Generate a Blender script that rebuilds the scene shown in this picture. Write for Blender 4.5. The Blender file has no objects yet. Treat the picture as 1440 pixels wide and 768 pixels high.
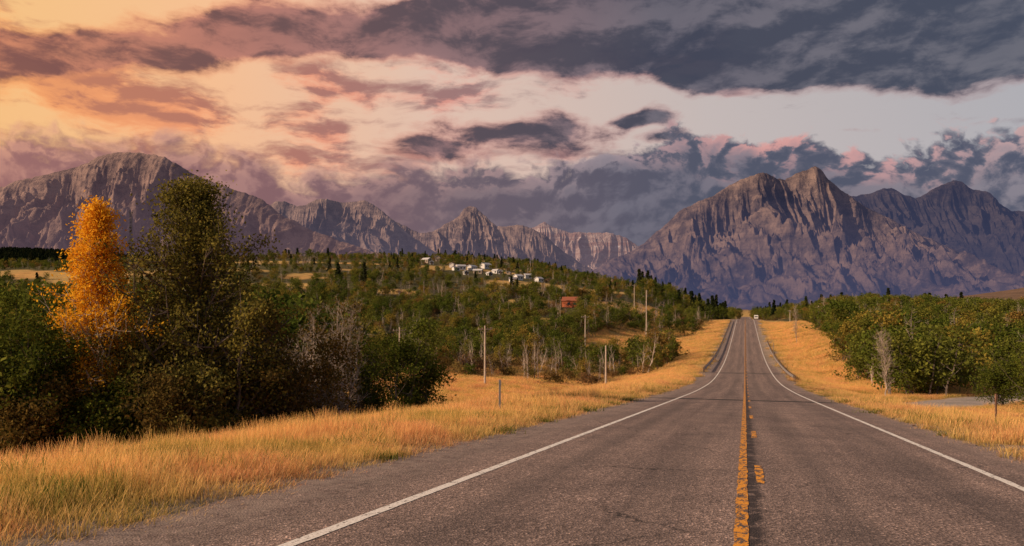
import bpy, math, numpy as np
from mathutils import Vector, Quaternion, Matrix
sc=bpy.context.scene
F=1130.0; HY=440.0
rng=np.random.default_rng(7)
# ---------------------------------------------------------------- noise
def _h(ix,iy,seed):
    n=(ix.astype(np.int64)*374761393+iy.astype(np.int64)*668265263+seed*974634777)&0xffffffff
    n=((n^(n>>13))*1274126177)&0xffffffff
    return (n^(n>>16))&0xffffffff
def pnoise(x,y,seed=0):
    x=np.asarray(x,float);y=np.asarray(y,float)
    ix=np.floor(x);iy=np.floor(y);fx=x-ix;fy=y-iy
    ux=fx*fx*fx*(fx*(fx*6-15)+10);uy=fy*fy*fy*(fy*(fy*6-15)+10)
    def g(a,b):
        an=_h(ix+a,iy+b,seed)/4294967296.0*2*np.pi
        return np.cos(an)*(fx-a)+np.sin(an)*(fy-b)
    a=g(0,0)*(1-ux)+g(1,0)*ux;b=g(0,1)*(1-ux)+g(1,1)*ux
    return (a*(1-uy)+b*uy)*1.4
def fbm(x,y,o=4,seed=0,r=.5):
    s=0;a=1;t=0
    for i in range(o):
        s=s+a*pnoise(x*2**i,y*2**i,seed+i*17);t+=a;a*=r
    return s/t
def ridged(x,y,o=5,seed=0,r=.55):
    s=0;a=1;t=0;w=1
    for i in range(o):
        n=1-np.abs(pnoise(x*2**i,y*2**i,seed+i*13));n=n*n
        s=s+a*n*w;t+=a;w=np.clip(n*1.4,0,1);a*=r
    return s/t
def sm(a,b,x):
    q=np.clip((np.asarray(x,float)-a)/(b-a),0,1);return q*q*(3-2*q)
# ---------------------------------------------------------------- terrain
DX,DY=.2787,.9604
def ts(x,y): return DX*x+DY*y, DY*x-DX*y
def xy(t,s): return DX*t+DY*s, DY*t-DX*s
RT=np.array([-400,-60,-30,0,30,60,75,90,105,120,150,180,220,280,330,367,400,450,600,1000,2000,20000.])
RZ=np.array([3,2,.66,-1.5,-3.66,-5.8,-6.75,-7.6,-8.2,-8.6,-9.0,-8.8,-7.9,-6.0,-4.3,-3.3,-3.1,-3.6,-5,-4,-2,0])
_tt=np.linspace(-400,20000,20401*2)
_zz=np.interp(_tt,RT,RZ)
_k=np.hanning(61);_k/=_k.sum()
_zz=np.convolve(np.pad(_zz,30,mode='edge'),_k,mode='valid')
def zr(t): return np.interp(t,_tt,_zz)
def hz(x,y):
    x=np.asarray(x,float);y=np.asarray(y,float)
    t,s=ts(x,y)
    z=zr(t)
    a=np.abs(s)
    z=z-3.1*sm(7,24,-s)*(1-.6*sm(200,330,t))
    z=z-1.0*sm(6,12,s)+3.4*np.exp(-((s-17)/7.)**2)*sm(105,160,t)*(1-sm(270,350,t))
    off=sm(6.5,14,a)
    z=z+off*.22*fbm(x/5,y/5,3,3)
    z=z+sm(40,110,a)*2.5*fbm(x/90,y/90,3,5)
    far=sm(9,60,a)
    cx=-45.
    sx=np.where(x<cx,300.,135.)
    z=z+far*55*np.exp(-.5*((x-cx)/sx)**2-.5*((y-850)/290.)**2)
    z=z+far*14*np.exp(-.5*((x+330)/200)**2-.5*((y-520)/170.)**2)
    z=z+far*118*np.exp(-.5*((x+1050)/520)**2-.5*((y-1650)/420.)**2)
    z=z+far*190*np.exp(-.5*((x-2650)/620)**2-.5*((y-2700)/600.)**2)
    z=z+12*sm(900,2600,y)+20*sm(2600,5000,y)
    z=z+sm(300,1500,y)*far*7*fbm(x/260,y/260,3,9)
    z=z-.10*(1-sm(5.0,5.6,np.where(s<0,a,a+.4)))
    return z
def P(px,D):
    x=(px-720)/F*D
    return x,D,float(hz(x,D))
def hit(px,py,d0=15,d1=1500):
    D=np.geomspace(d0,d1,3000);x=(px-720)/F*D
    yy=HY-hz(x,D)/D*F
    i=np.argmax(yy<=py)
    return D[i]
# ---------------------------------------------------------------- mesh helpers
def mesh_np(name,verts,quads,mats=(),mi=None,smooth=False,attrs=None):
    me=bpy.data.meshes.new(name)
    verts=np.asarray(verts,np.float32);quads=np.asarray(quads,np.int32)
    k=quads.shape[1]
    me.vertices.add(len(verts));me.vertices.foreach_set('co',verts.ravel())
    me.loops.add(quads.size);me.loops.foreach_set('vertex_index',quads.ravel())
    me.polygons.add(len(quads));me.polygons.foreach_set('loop_start',np.arange(0,quads.size,k,dtype=np.int32))
    for m in mats: me.materials.append(m)
    if mi is not None: me.polygons.foreach_set('material_index',np.asarray(mi,np.int32))
    me.polygons.foreach_set('use_smooth',np.full(len(quads),smooth))
    me.update(calc_edges=True)
    if attrs:
        for n,(ty,arr) in attrs.items():
            at=me.attributes.new(n,ty,'POINT')
            at.data.foreach_set('color' if ty=='FLOAT_COLOR' else ('vector' if ty=='FLOAT_VECTOR' else 'value'),np.ascontiguousarray(arr).ravel())
    return me
def add(name,me,loc=(0,0,0),rot=0,parent=None,coll=None):
    o=bpy.data.objects.new(name,me);o.location=loc
    if rot: o.rotation_euler=(0,0,rot)
    (coll or sc.collection).objects.link(o)
    if parent: o.parent=parent
    return o
def grid_quads(nu,nv):
    i=np.arange(nu-1)[:,None]*nv+np.arange(nv-1)[None,:]
    i=i.ravel();return np.stack([i,i+nv,i+nv+1,i+1],1)
def box(c,s):
    x,y,z=c;a,b,h=s[0]/2,s[1]/2,s[2]/2
    v=[(x-a,y-b,z-h),(x+a,y-b,z-h),(x+a,y+b,z-h),(x-a,y+b,z-h),(x-a,y-b,z+h),(x+a,y-b,z+h),(x+a,y+b,z+h),(x-a,y+b,z+h)]
    f=[(0,3,2,1),(4,5,6,7),(0,1,5,4),(1,2,6,5),(2,3,7,6),(3,0,4,7)]
    return np.array(v,float),np.array(f)
def tubes(segs,k=5):
    S=np.array([list(a)+list(b)+[r0,r1] for a,b,r0,r1 in segs],float)
    p0=S[:,:3];p1=S[:,3:6];r0=S[:,6];r1=S[:,7]
    d=p1-p0;d/=np.linalg.norm(d,axis=1)[:,None]+1e-9
    up=np.where(np.abs(d[:,2:3])>.9,np.array([[1.,0,0]]),np.array([[0,0,1.]]))
    u=np.cross(d,up);u/=np.linalg.norm(u,axis=1)[:,None]+1e-9;v=np.cross(d,u)
    an=np.arange(k)/k*2*np.pi
    ring=u[:,None,:]*np.cos(an)[None,:,None]+v[:,None,:]*np.sin(an)[None,:,None]
    A=p0[:,None,:]+ring*r0[:,None,None];B=p1[:,None,:]+ring*r1[:,None,None]
    V=np.concatenate([A,B],1).reshape(-1,3)
    n=len(S);b=(np.arange(n)*2*k)[:,None]+0*np.arange(k)[None,:];i=np.arange(k)[None,:];j=(i+1)%k
    Q=np.stack([b+i,b+j,b+k+j,b+k+i],2).reshape(-1,4)
    return V,Q
def leaves(C,L,rg,asp=.55,droop=0):
    n=len(C)
    u=rg.normal(size=(n,3));u[:,2]-=droop;u/=np.linalg.norm(u,axis=1)[:,None]
    w=rg.normal(size=(n,3));v=np.cross(u,w);v/=np.linalg.norm(v,axis=1)[:,None]
    l=(L*rg.uniform(.6,1.25,n))[:,None]
    V=np.stack([C-u*l*.5,C+v*l*asp*.5,C+u*l*.5,C-v*l*asp*.5],1).reshape(-1,3)
    Q=np.arange(n*4).reshape(n,4)
    return V,Q
# ---------------------------------------------------------------- material helpers
class G:
    def __init__(s,nt): s.nt=nt
    def n(s,ty,**kw):
        nd=s.nt.nodes.new(ty)
        for k,v in kw.items(): setattr(nd,k,v)
        return nd
    def L(s,a,b): s.nt.links.new(a,b)
    def put(s,sock,v):
        if isinstance(v,bpy.types.NodeSocket): s.L(v,sock)
        elif v is not None:
            if sock.type=='RGBA' and len(v)==3: v=(*v,1)
            sock.default_value=v
    def m(s,op,a,b=None,c=None,cl=False):
        nd=s.n('ShaderNodeMath',operation=op,use_clamp=cl)
        for i,v in enumerate((a,b,c)):
            if v is not None: s.put(nd.inputs[i],v)
        return nd.outputs[0]
    def vm(s,op,a,b=None):
        nd=s.n('ShaderNodeVectorMath',operation=op);s.put(nd.inputs[0],a)
        if b is not None: s.put(nd.inputs[1],b)
        return nd.outputs['Value' if op in('LENGTH','DISTANCE','DOT_PRODUCT') else 'Vector']
    def scl(s,a,f):
        nd=s.n('ShaderNodeVectorMath',operation='SCALE');s.put(nd.inputs[0],a);nd.inputs['Scale'].default_value=f;return nd.outputs[0]
    def mr(s,v,a,b,c=0,d=1,sm=False):
        nd=s.n('ShaderNodeMapRange',interpolation_type='SMOOTHSTEP' if sm else 'LINEAR')
        for i,q in enumerate((v,a,b,c,d)): s.put(nd.inputs[i],q)
        return nd.outputs[0]
    def noise(s,vec,scale,det=5,ro=.5,dist=0,col=False,dim='3D'):
        nd=s.n('ShaderNodeTexNoise',noise_dimensions=dim);s.put(nd.inputs['Vector'],vec)
        nd.inputs['Scale'].default_value=scale;nd.inputs['Detail'].default_value=det
        nd.inputs['Roughness'].default_value=ro;nd.inputs['Distortion'].default_value=dist
        return nd.outputs['Color' if col else 'Fac']
    def mix(s,f,a,b,bt='MIX'):
        nd=s.n('ShaderNodeMix',data_type='RGBA',blend_type=bt)
        s.put(nd.inputs[0],f);s.put(nd.inputs[6],a);s.put(nd.inputs[7],b);return nd.outputs[2]
    def ramp(s,f,st,ip='LINEAR'):
        nd=s.n('ShaderNodeValToRGB');nd.color_ramp.interpolation=ip
        e=nd.color_ramp.elements
        while len(e)<len(st): e.new(.5)
        for i,(p,c) in enumerate(st):
            e[i].position=p;e[i].color=(*c,1) if len(c)==3 else c
        s.put(nd.inputs[0],f);return nd.outputs[0]
    def bump(s,h,st,dist):
        nd=s.n('ShaderNodeBump');nd.inputs['Strength'].default_value=st;nd.inputs['Distance'].default_value=dist
        s.put(nd.inputs['Height'],h);return nd.outputs[0]
def newmat(name):
    m=bpy.data.materials.new(name);m.use_nodes=True;nt=m.node_tree
    b=nt.nodes['Principled BSDF'];b.inputs['Specular IOR Level'].default_value=.2;b.inputs['Roughness'].default_value=.85
    return m,G(nt),b,nt.nodes['Material Output']
def flat(name,col,rough=.7,var=.15,metal=0,scale=3):
    m,g,b,o=newmat(name)
    tc=g.n('ShaderNodeTexCoord').outputs['Object']
    n=g.noise(tc,scale,4,.6)
    c=g.mix(g.mr(n,.3,.7),tuple(x*(1-var) for x in col),tuple(min(1,x*(1+var)) for x in col))
    g.L(c,b.inputs['Base Color']);b.inputs['Roughness'].default_value=rough;b.inputs['Metallic'].default_value=metal
    return m
def leafshade(m,g,b,o,c,tr):
    df=g.n('ShaderNodeBsdfDiffuse');g.L(c,df.inputs[0])
    t=g.n('ShaderNodeBsdfTranslucent');g.L(c,t.inputs[0])
    mx=g.n('ShaderNodeMixShader');mx.inputs[0].default_value=tr
    g.L(df.outputs[0],mx.inputs[1]);g.L(t.outputs[0],mx.inputs[2]);g.L(mx.outputs[0],o.inputs[0])
    g.nt.nodes.remove(b)
def leafmat(name,ca,cb,stops=None,tr=.35,low=None,z0=0,z1=1):
    m,g,b,o=newmat(name)
    at=g.n('ShaderNodeAttribute',attribute_name='lv').outputs['Fac']
    rnd=g.n('ShaderNodeObjectInfo').outputs['Random']
    if stops:
        c=g.mix(1.0,g.ramp(rnd,stops),g.mix(at,(.42,.42,.42),(1.75,1.6,1.25)),'MULTIPLY')
    else:
        c=g.mix(at,ca,cb)
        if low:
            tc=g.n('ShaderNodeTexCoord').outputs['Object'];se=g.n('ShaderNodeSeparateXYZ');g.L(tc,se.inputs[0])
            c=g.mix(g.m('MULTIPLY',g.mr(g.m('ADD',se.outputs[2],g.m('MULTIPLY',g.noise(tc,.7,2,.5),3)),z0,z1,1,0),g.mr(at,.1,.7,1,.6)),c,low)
        c=g.mix(1.0,c,g.mix(rnd,(.8,.8,.8),(1.15,1.1,1.0)),'MULTIPLY')
    leafshade(m,g,b,o,c,tr)
    return m
bark_pale=flat('bark_pale',(.38,.33,.28),.9,.4,scale=6)
bark_dark=flat('bark_dark',(.13,.10,.085),.9,.4,scale=6)
twig_m=flat('twig',(.38,.30,.25),.9,.35,scale=2)
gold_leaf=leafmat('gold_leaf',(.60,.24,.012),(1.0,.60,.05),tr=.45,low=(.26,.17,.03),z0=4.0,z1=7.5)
cotton_leaf=leafmat('cottonwood_leaf',(.028,.034,.01),(.36,.30,.07),tr=.35)
green_leaf=leafmat('green_leaf',(.024,.045,.01),(.17,.19,.03),tr=.35)
brown_leaf=leafmat('brown_leaf',(.035,.03,.012),(.21,.14,.04),tr=.35)
mass_leaf=leafmat('mass_leaf',None,None,[(0,(.06,.09,.018)),(.2,(.10,.13,.026)),(.42,(.15,.165,.036)),(.62,(.08,.11,.026)),(.78,(.19,.18,.04)),(.90,(.26,.20,.05)),(.96,(.22,.14,.05)),(1,(.07,.105,.022))])
shrub_leaf=leafmat('shrub_leaf',None,None,[(0,(.14,.13,.04)),(.3,(.21,.14,.06)),(.55,(.21,.12,.07)),(.8,(.14,.14,.05)),(1,(.28,.21,.085))])
conif_leaf=leafmat('conifer_leaf',None,None,[(0,(.014,.024,.014)),(.5,(.024,.035,.018)),(1,(.034,.04,.02))],tr=.1)
# ---------------------------------------------------------------- trees
def tree_mesh(name,seed,H,R,cb,prof,nl,leafn,leafL,sig,bark,leaf,r0=None,up=.5,sub=4,wood=5,bend=.04,lean=0,twigs=0,stems=1,gap=0.,ljit=(.65,1.2)):
    rg=np.random.default_rng(seed);segs=[];C=[];LV=[]
    r0=r0 or H*.014
    for st in range(stems):
        off=np.zeros(2) if stems==1 else rg.normal(size=2)*R*.25
        hh=H*(1 if st==0 else rg.uniform(.6,.95))
        n=12;pts=[]
        w=np.cumsum(rg.normal(size=(n+1,2))*hh*bend*.3,axis=0);w-=w[0]
        sp=(rg.normal(size=2)*.15*hh if stems>1 else np.zeros(2))
        for i in range(n+1):
            q=i/n;pts.append(np.array([off[0]+w[i,0]+lean*q*H+sp[0]*q,off[1]+w[i,1]+sp[1]*q,hh*q-.25*(i==0)]))
        rad=[r0*(1-q/n)**.8+.006 for q in range(n+1)]
        for i in range(n): segs.append((pts[i],pts[i+1],rad[i],rad[i+1]))
        for j in range(nl//stems):
            q=cb+(0.98-cb)*((j+.5)/(nl//stems))**.9
            zi=q*n;i=min(int(zi),n-1);p=pts[i]*(1-(zi-i))+pts[i+1]*(zi-i)
            an=j*2.399+rg.uniform(-.5,.5)
            ln=R*prof((q-cb)/(1-cb))*rg.uniform(*ljit)+.15
            d=np.array([math.cos(an),math.sin(an),up*rg.uniform(.4,1.5)]);d/=np.linalg.norm(d)
            rr=max(.008,r0*(1-q)**.8*.5);lp=[p]
            for k in range(4):
                d=d+np.array([0,0,.12])+rg.normal(size=3)*.14;d/=np.linalg.norm(d)
                lp.append(lp[-1]+d*ln/4);segs.append((lp[-2],lp[-1],rr*(1-k/4.6),rr*(1-(k+1)/4.6)))
            ends=[lp[-1],lp[-2]]
            for k in range(sub):
                b=lp[rg.integers(1,4)];e=d*.6+rg.normal(size=3)*.7;e/=np.linalg.norm(e);l2=ln*rg.uniform(.25,.5)
                m=b+e*l2*.5;e2=e+np.array([0,0,.3]);tip=m+e2*l2*.5
                segs.append((b,m,rr*.4,rr*.28));segs.append((m,tip,rr*.28,.004));ends+= [tip,m*.5+tip*.5]
                for tw in range(twigs):
                    e3=e+rg.normal(size=3)*.6+np.array([0,0,.4]);e3/=np.linalg.norm(e3)
                    bb=b+(tip-b)*rg.uniform(.2,.9);segs.append((bb,bb+e3*l2*rg.uniform(.3,.7),rr*.18+.003,.003))
            for c in ends:
                if rg.random()<gap: continue
                kk=rg.poisson(leafn)
                C.append(c+rg.normal(size=(kk,3))*sig*np.array([1,1,.8])*rg.uniform(.6,1.2));LV.append(np.clip(rg.random()*.5+rg.random(kk)*.6-.05,0,1))
    V,Q=tubes(segs,wood);mi=np.zeros(len(Q));lv=np.zeros(len(V))
    if leafn>0 and C:
        C=np.concatenate(C);LV=np.concatenate(LV);C[:,2]=np.maximum(C[:,2],.1)
        V2,Q2=leaves(C,leafL,rg,.6)
        Q=np.concatenate([Q,Q2+len(V)]);V=np.concatenate([V,V2]);mi=np.concatenate([mi,np.ones(len(Q2))]);lv=np.concatenate([lv,np.repeat(LV,4)])
    return mesh_np(name,V,Q,[bark,leaf],mi,attrs={'lv':('FLOAT',lv.astype(np.float32))})
def conifer_mesh(name,seed,H,R):
    rg=np.random.default_rng(seed);segs=[((0,0,-.3),(0,0,H*.5),H*.015,H*.01),((0,0,H*.5),(0,0,H),H*.01,.01)];C=[];LV=[]
    nl=22
    for i in range(nl):
        q=.08+.9*i/nl
        for j in range(6):
            an=rg.uniform(0,6.28);ln=R*(1-q)**.85*rg.uniform(.7,1.2)+.1
            tip=np.array([math.cos(an)*ln,math.sin(an)*ln,H*q-ln*.25])
            base=np.array([0,0,H*q])
            for k in range(4):
                c=base+(tip-base)*(k+1)/4;C.append(c+rg.normal(size=(2,3))*.12);LV.append(rg.random(2))
    V,Q=tubes(segs,5);C=np.concatenate(C);V2,Q2=leaves(C,.85,rg,.5,.2)
    lv=np.concatenate([np.zeros(len(V)),np.repeat(np.concatenate(LV),4)])
    return mesh_np(name,np.concatenate([V,V2]),np.concatenate([Q,Q2+len(V)]),[bark_dark,conif_leaf],np.r_[np.zeros(len(Q)),np.ones(len(Q2))],attrs={'lv':('FLOAT',lv.astype(np.float32))})
oval=lambda q: math.sin(math.pi*min(1,(q*.85+.13)))**.7
bush=lambda q: math.sqrt(max(0,1-(q*.95)**2))
proto=bpy.data.collections.new('tree_prototypes')
names=[]
def reg(me):
    o=bpy.data.objects.new('p%02d_%s'%(len(names),me.name),me);proto.objects.link(o);names.append(o.name)
for i in range(4): reg(tree_mesh('leafy',10+i,6.5,2.3-.35*(i%2),.12,oval,20,7,.36,.34,bark_dark,mass_leaf,sub=3,wood=3,stems=2))
for i in range(2): reg(tree_mesh('shrub',20+i,2.6,1.8,.05,bush,16,7,.28,.3,bark_dark,shrub_leaf,sub=3,wood=3,stems=3))
for i in range(2): reg(tree_mesh('bare',30+i,7,1.6,.2,oval,22,0,.3,.3,twig_m,mass_leaf,r0=.10,up=1.6,sub=3,wood=3,twigs=3,stems=2))
for i in range(2): reg(conifer_mesh('conifer',40+i,11,2.2))
reg(tree_mesh('bushy',50,4.2,2.6,.03,bush,24,8,.34,.34,bark_dark,mass_leaf,sub=3,wood=3,stems=3))
def scatter(name,pts,rot,scl,idx,coll):
    n=len(pts);me=bpy.data.meshes.new(name);me.vertices.add(n);me.vertices.foreach_set('co',np.asarray(pts,np.float32).ravel())
    a=me.attributes.new('rot','FLOAT_VECTOR','POINT');a.data.foreach_set('vector',np.asarray(rot,np.float32).ravel())
    a=me.attributes.new('scl','FLOAT_VECTOR','POINT');a.data.foreach_set('vector',np.asarray(scl,np.float32).ravel())
    a=me.attributes.new('idx','INT','POINT');a.data.foreach_set('value',np.asarray(idx,np.int32))
    o=add(name,me)
    ng=bpy.data.node_groups.new(name+'_gn','GeometryNodeTree')
    ng.interface.new_socket('Geometry',in_out='INPUT',socket_type='NodeSocketGeometry');ng.interface.new_socket('Geometry',in_out='OUTPUT',socket_type='NodeSocketGeometry')
    gi=ng.nodes.new('NodeGroupInput');go=ng.nodes.new('NodeGroupOutput');ip=ng.nodes.new('GeometryNodeInstanceOnPoints')
    ci=ng.nodes.new('GeometryNodeCollectionInfo');ci.inputs['Collection'].default_value=coll;ci.inputs['Separate Children'].default_value=True;ci.inputs['Reset Children'].default_value=True
    def na(nm,ty):
        q=ng.nodes.new('GeometryNodeInputNamedAttribute');q.data_type=ty;q.inputs['Name'].default_value=nm;return q.outputs['Attribute']
    e=ng.nodes.new('FunctionNodeEulerToRotation');L=ng.links.new
    L(na('rot','FLOAT_VECTOR'),e.inputs[0]);L(e.outputs[0],ip.inputs['Rotation']);L(na('scl','FLOAT_VECTOR'),ip.inputs['Scale']);L(na('idx','INT'),ip.inputs['Instance Index'])
    ip.inputs['Pick Instance'].default_value=True
    L(gi.outputs[0],ip.inputs['Points']);L(ci.outputs[0],ip.inputs['Instance']);L(ip.outputs[0],go.inputs[0])
    md=o.modifiers.new('scatter','NODES');md.node_group=ng
    return o
# ---------------------------------------------------------------- ground mesh
tv=[-45.]
while tv[-1]<11000: tv.append(tv[-1]+max(.45,.0125*abs(tv[-1])))
sv=[0.]
while sv[-1]<7000: sv.append(sv[-1]+max(.33,.02*sv[-1]))
sv=np.array(sv);sv=np.concatenate([-sv[:0:-1],sv]);tv=np.array(tv)
T,S=np.meshgrid(tv,sv,indexing='ij');X,Y=xy(T,S);Z=hz(X,Y)
def golden_mask(x,y):
    t,s=ts(x,y)
    g=1-sm(11,19,np.abs(s)+4*fbm(x/12,y/12,2,30))
    g=np.maximum(g,(1-sm(42,60,-s))*sm(0,8,-s)*(1-sm(108,122,t+5*fbm(x/10,y/10,2,3))))
    g=np.maximum(g,(1-sm(34,48,-s))*(s<0)*sm(178,195,t)*(1-sm(235,262,t)))
    g=np.maximum(g,(1-sm(22,32,s))*(s>0)*(1-sm(250,320,t)))
    pt=sm(.13,.18,fbm(x/80,y/55,3,77));g=np.maximum(g,pt*sm(110,170,y)*(1-sm(900,1100,y))*.95)
    return g
GM=golden_mask(X,Y)
def col(a): return np.array(a)[None,None,:]
n1=fbm(X/6,Y/6,4,40)[...,None];n2=fbm(X/30,Y/30,3,41)[...,None]
gold=col((.46,.30,.105))*(1+.35*n1)+col((.06,-.02,-.01))*np.clip(n2*2,0,1)
green=col((.075,.068,.026))*(1+.5*n2)
C=green*(1-GM[...,None])+gold*GM[...,None]
farc=sm(1200,2600,Y)[...,None];C=C*(1-farc)+(col((.15,.095,.065))*(1+.6*n2))*farc
dk=(sm(900,1100,Y)*(X<-50)*(Y<2600))[...,None];C=C*(1-dk)+col((.025,.028,.018))*dk
a=np.abs(S+.0);gr=(1-sm(6.2,7.4,a+.8*n1[...,0]))[...,None]*(T<500)[...,None]
C=C*(1-gr)+col((.27,.215,.18))*gr
path=np.array([(30,62),(38,69),(47,77),(60,84),(110,90)],float)
def pathdist(x,y):
    dm=np.full(np.shape(x),1e9)
    for a0,b0 in zip(path[:-1],path[1:]):
        ab=b0-a0;q=np.clip(((x-a0[0])*ab[0]+(y-a0[1])*ab[1])/ab.dot(ab),0,1);dm=np.minimum(dm,np.hypot(x-a0[0]-q*ab[0],y-a0[1]-q*ab[1]))
    return dm
gp=(1-sm(2.8,3.8,pathdist(X,Y)+.8*n1[...,0]))[...,None];C=C*(1-gp)+col((.36,.31,.29))*gp
C=np.clip(C,.01,.9)
rgba=np.concatenate([C,np.ones(C.shape[:2]+(1,))],2).reshape(-1,4).astype(np.float32)
gm,g,b,o_=newmat('ground_mat')
at=g.n('ShaderNodeAttribute',attribute_name='gcol').outputs['Color']
tc=g.n('ShaderNodeTexCoord').outputs['Object']
nf=g.noise(tc,5,6,.75);nb=g.noise(tc,.25,4,.6)
c=g.mix(1.0,at,g.ramp(nf,[(.25,(.45,.42,.38)),(.5,(1,1,1)),(.75,(1.6,1.5,1.35))]),'MULTIPLY')
c=g.mix(1.0,c,g.ramp(nb,[(.3,(.75,.8,.75)),(.7,(1.2,1.12,1.1))]),'MULTIPLY')
g.L(c,b.inputs['Base Color']);g.L(g.bump(nf,.8,.12),b.inputs['Normal']);b.inputs['Roughness'].default_value=1
add('ground',mesh_np('ground',np.stack([X,Y,Z],2).reshape(-1,3),grid_quads(*X.shape)[:,::-1],[gm],smooth=True,attrs={'gcol':('FLOAT_COLOR',rgba)}))
# ---------------------------------------------------------------- road
def ribbon(name,tvals,sl,dz,mat):
    t=np.asarray(tvals,float);S_=np.stack([np.broadcast_to(np.asarray(q,float),t.shape) for q in sl],1);T_=np.repeat(t[:,None],len(sl),1)
    x,y=xy(T_,S_);z=zr(T_)+dz
    me=mesh_np(name,np.stack([x,y,z],2).reshape(-1,3),grid_quads(*x.shape)[:,::-1],[mat],smooth=True)
    uv=me.uv_layers.new(name='st');li=np.empty(len(me.loops),np.int32);me.loops.foreach_get('vertex_index',li)
    uv.data.foreach_set('uv',np.stack([S_.ravel(),T_.ravel()],1)[li].astype(np.float32).ravel())
    return me
rm,g,b,o_=newmat('asphalt_mat')
uv=g.n('ShaderNodeUVMap',uv_map='st').outputs[0];se=g.n('ShaderNodeSeparateXYZ');g.L(uv,se.inputs[0]);su,tu=se.outputs[0],se.outputs[1]
fine=g.noise(uv,30,3,.8,dim='2D');big=g.noise(uv,.6,5,.6,dim='2D')
stre=g.noise(g.vm('MULTIPLY',uv,(1.6,.045,1)),1,4,.6,dim='2D')
vo=g.n('ShaderNodeTexVoronoi',feature='F1',voronoi_dimensions='2D');g.L(uv,vo.inputs['Vector']);vo.inputs['Scale'].default_value=42
spk=g.ramp(vo.outputs['Color'],[(0,(.32,.30,.29)),(.5,(.86,.84,.82)),(.8,(1.3,1.25,1.2)),(1,(3.1,2.9,2.7))])
c=g.mix(1.0,(.245,.19,.175),spk,'MULTIPLY')
c=g.mix(1.0,c,g.ramp(fine,[(.3,(.45,.45,.45)),(.7,(1.55,1.55,1.55))]),'MULTIPLY')
c=g.mix(1.0,c,g.ramp(stre,[(.3,(.76,.75,.76)),(.7,(1.22,1.18,1.15))]),'MULTIPLY')
c=g.mix(1.0,c,g.ramp(big,[(.3,(.82,.82,.83)),(.7,(1.18,1.16,1.15))]),'MULTIPLY')
au=g.m('ABSOLUTE',su);w1=g.m('ABSOLUTE',g.m('SUBTRACT',g.m('ABSOLUTE',g.m('SUBTRACT',au,1.85)),.85))
c=g.mix(g.mr(w1,.1,.5,.28,0,True),c,(.10,.08,.076))
wob=g.m('MULTIPLY',g.m('SUBTRACT',g.noise(g.vm('MULTIPLY',uv,(0,1.3,0)),1,5,.7,dim='2D'),.5),.3)
cen=g.m('ABSOLUTE',g.m('SUBTRACT',g.m('ADD',su,wob),.07))
c=g.mix(g.m('MULTIPLY',g.mr(cen,.04,.18,1,0,True),g.mr(g.noise(uv,3.5,5,.7,dim='2D'),.38,.5,.25,.9)),c,(.035,.028,.03))
vc=g.n('ShaderNodeTexVoronoi',feature='DISTANCE_TO_EDGE',voronoi_dimensions='2D');vc.inputs['Scale'].default_value=.22
g.L(g.vm('ADD',uv,g.noise(uv,.9,5,.65,col=True,dim='2D')),vc.inputs['Vector'])
ck=g.mr(vc.outputs['Distance'],.001,.006,1,0);ck=g.m('MULTIPLY',ck,g.mr(g.noise(uv,.25,2,.5,dim='2D'),.46,.56,0,.9))
c=g.mix(ck,c,(.03,.026,.026))
shadow=g.m('ABSOLUTE',g.m('SUBTRACT',g.m('ADD',tu,g.m('MULTIPLY',g.noise(uv,.5,3,.5,dim='2D'),.5)),46))
c=g.mix(g.mr(shadow,.5,1.1,.9,0,True),c,(.03,.026,.028))  # cast shadow across the road, painted into the asphalt colour as a dark band
c=g.mix(g.mr(g.m('ABSOLUTE',g.m('SUBTRACT',tu,118)),1.2,2.4,.5,0,True),c,(.05,.045,.045))
c=g.mix(g.m('MULTIPLY',g.mr(au,3.8,5.2,0,.75),g.mr(g.noise(uv,3,5,.7,dim='2D'),.35,.6)),c,(.32,.25,.215))
g.L(c,b.inputs['Base Color']);g.L(g.bump(g.m('ADD',fine,vo.outputs['Distance']),.6,.014),b.inputs['Normal']);b.inputs['Roughness'].default_value=.8
tr_=tv[(tv>-40)&(tv<900)]
tr_=np.unique(np.concatenate([tr_,np.arange(2,40,.25)]))
eL=-5.45+.4*fbm(tr_/1.3,0*tr_,4,60)+.2*fbm(tr_*3,0*tr_,2,61);eR=5.0+.35*fbm(tr_/1.3,0*tr_+5,4,62)
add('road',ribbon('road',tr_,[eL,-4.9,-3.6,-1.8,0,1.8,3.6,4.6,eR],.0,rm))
def paint(name,colr,wear):
    m,g,b,o_=newmat(name);uv=g.n('ShaderNodeUVMap',uv_map='st').outputs[0]
    w=g.noise(g.vm('MULTIPLY',uv,(9,4,1)),1,6,.8,dim='2D');w2=g.noise(uv,34,3,.8,dim='2D')
    f=g.mr(g.m('ADD',w,g.m('MULTIPLY',w2,.35)),wear,wear+.06)
    cc=g.mix(1.0,colr,g.ramp(w2,[(.3,(.65,.62,.6)),(.7,(1.2,1.2,1.2))]),'MULTIPLY')
    g.L(g.mix(f,(.09,.07,.062),cc),b.inputs['Base Color']);b.inputs['Roughness'].default_value=.6;return m
wp=paint('white_paint',(.82,.78,.74),.54);yp=paint('yellow_paint',(.84,.35,.03),.63)
tm=tr_[(tr_>-30)&(tr_<880)]
def wig(sd,a=.03): return a*fbm(tm*1.7,tm*0,4,sd,.7)
add('road_edge_line',ribbon('edge_line',tm,[-3.69+wig(1),-3.56+wig(2)],.005,wp))
add('road_edge_line',ribbon('edge_line',tm,[3.56+wig(3),3.69+wig(4)],.005,wp))
add('road_centre_line',ribbon('centre_line',tm,[-.10+wig(5,.045),.03+wig(6,.045)],.005,yp))
dashes=bpy.data.objects.new('road_dashed_line',None);sc.collection.objects.link(dashes)
yp2=paint('yellow_paint_worn',(.74,.30,.025),.74)
k=0;t0=3.4
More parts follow.
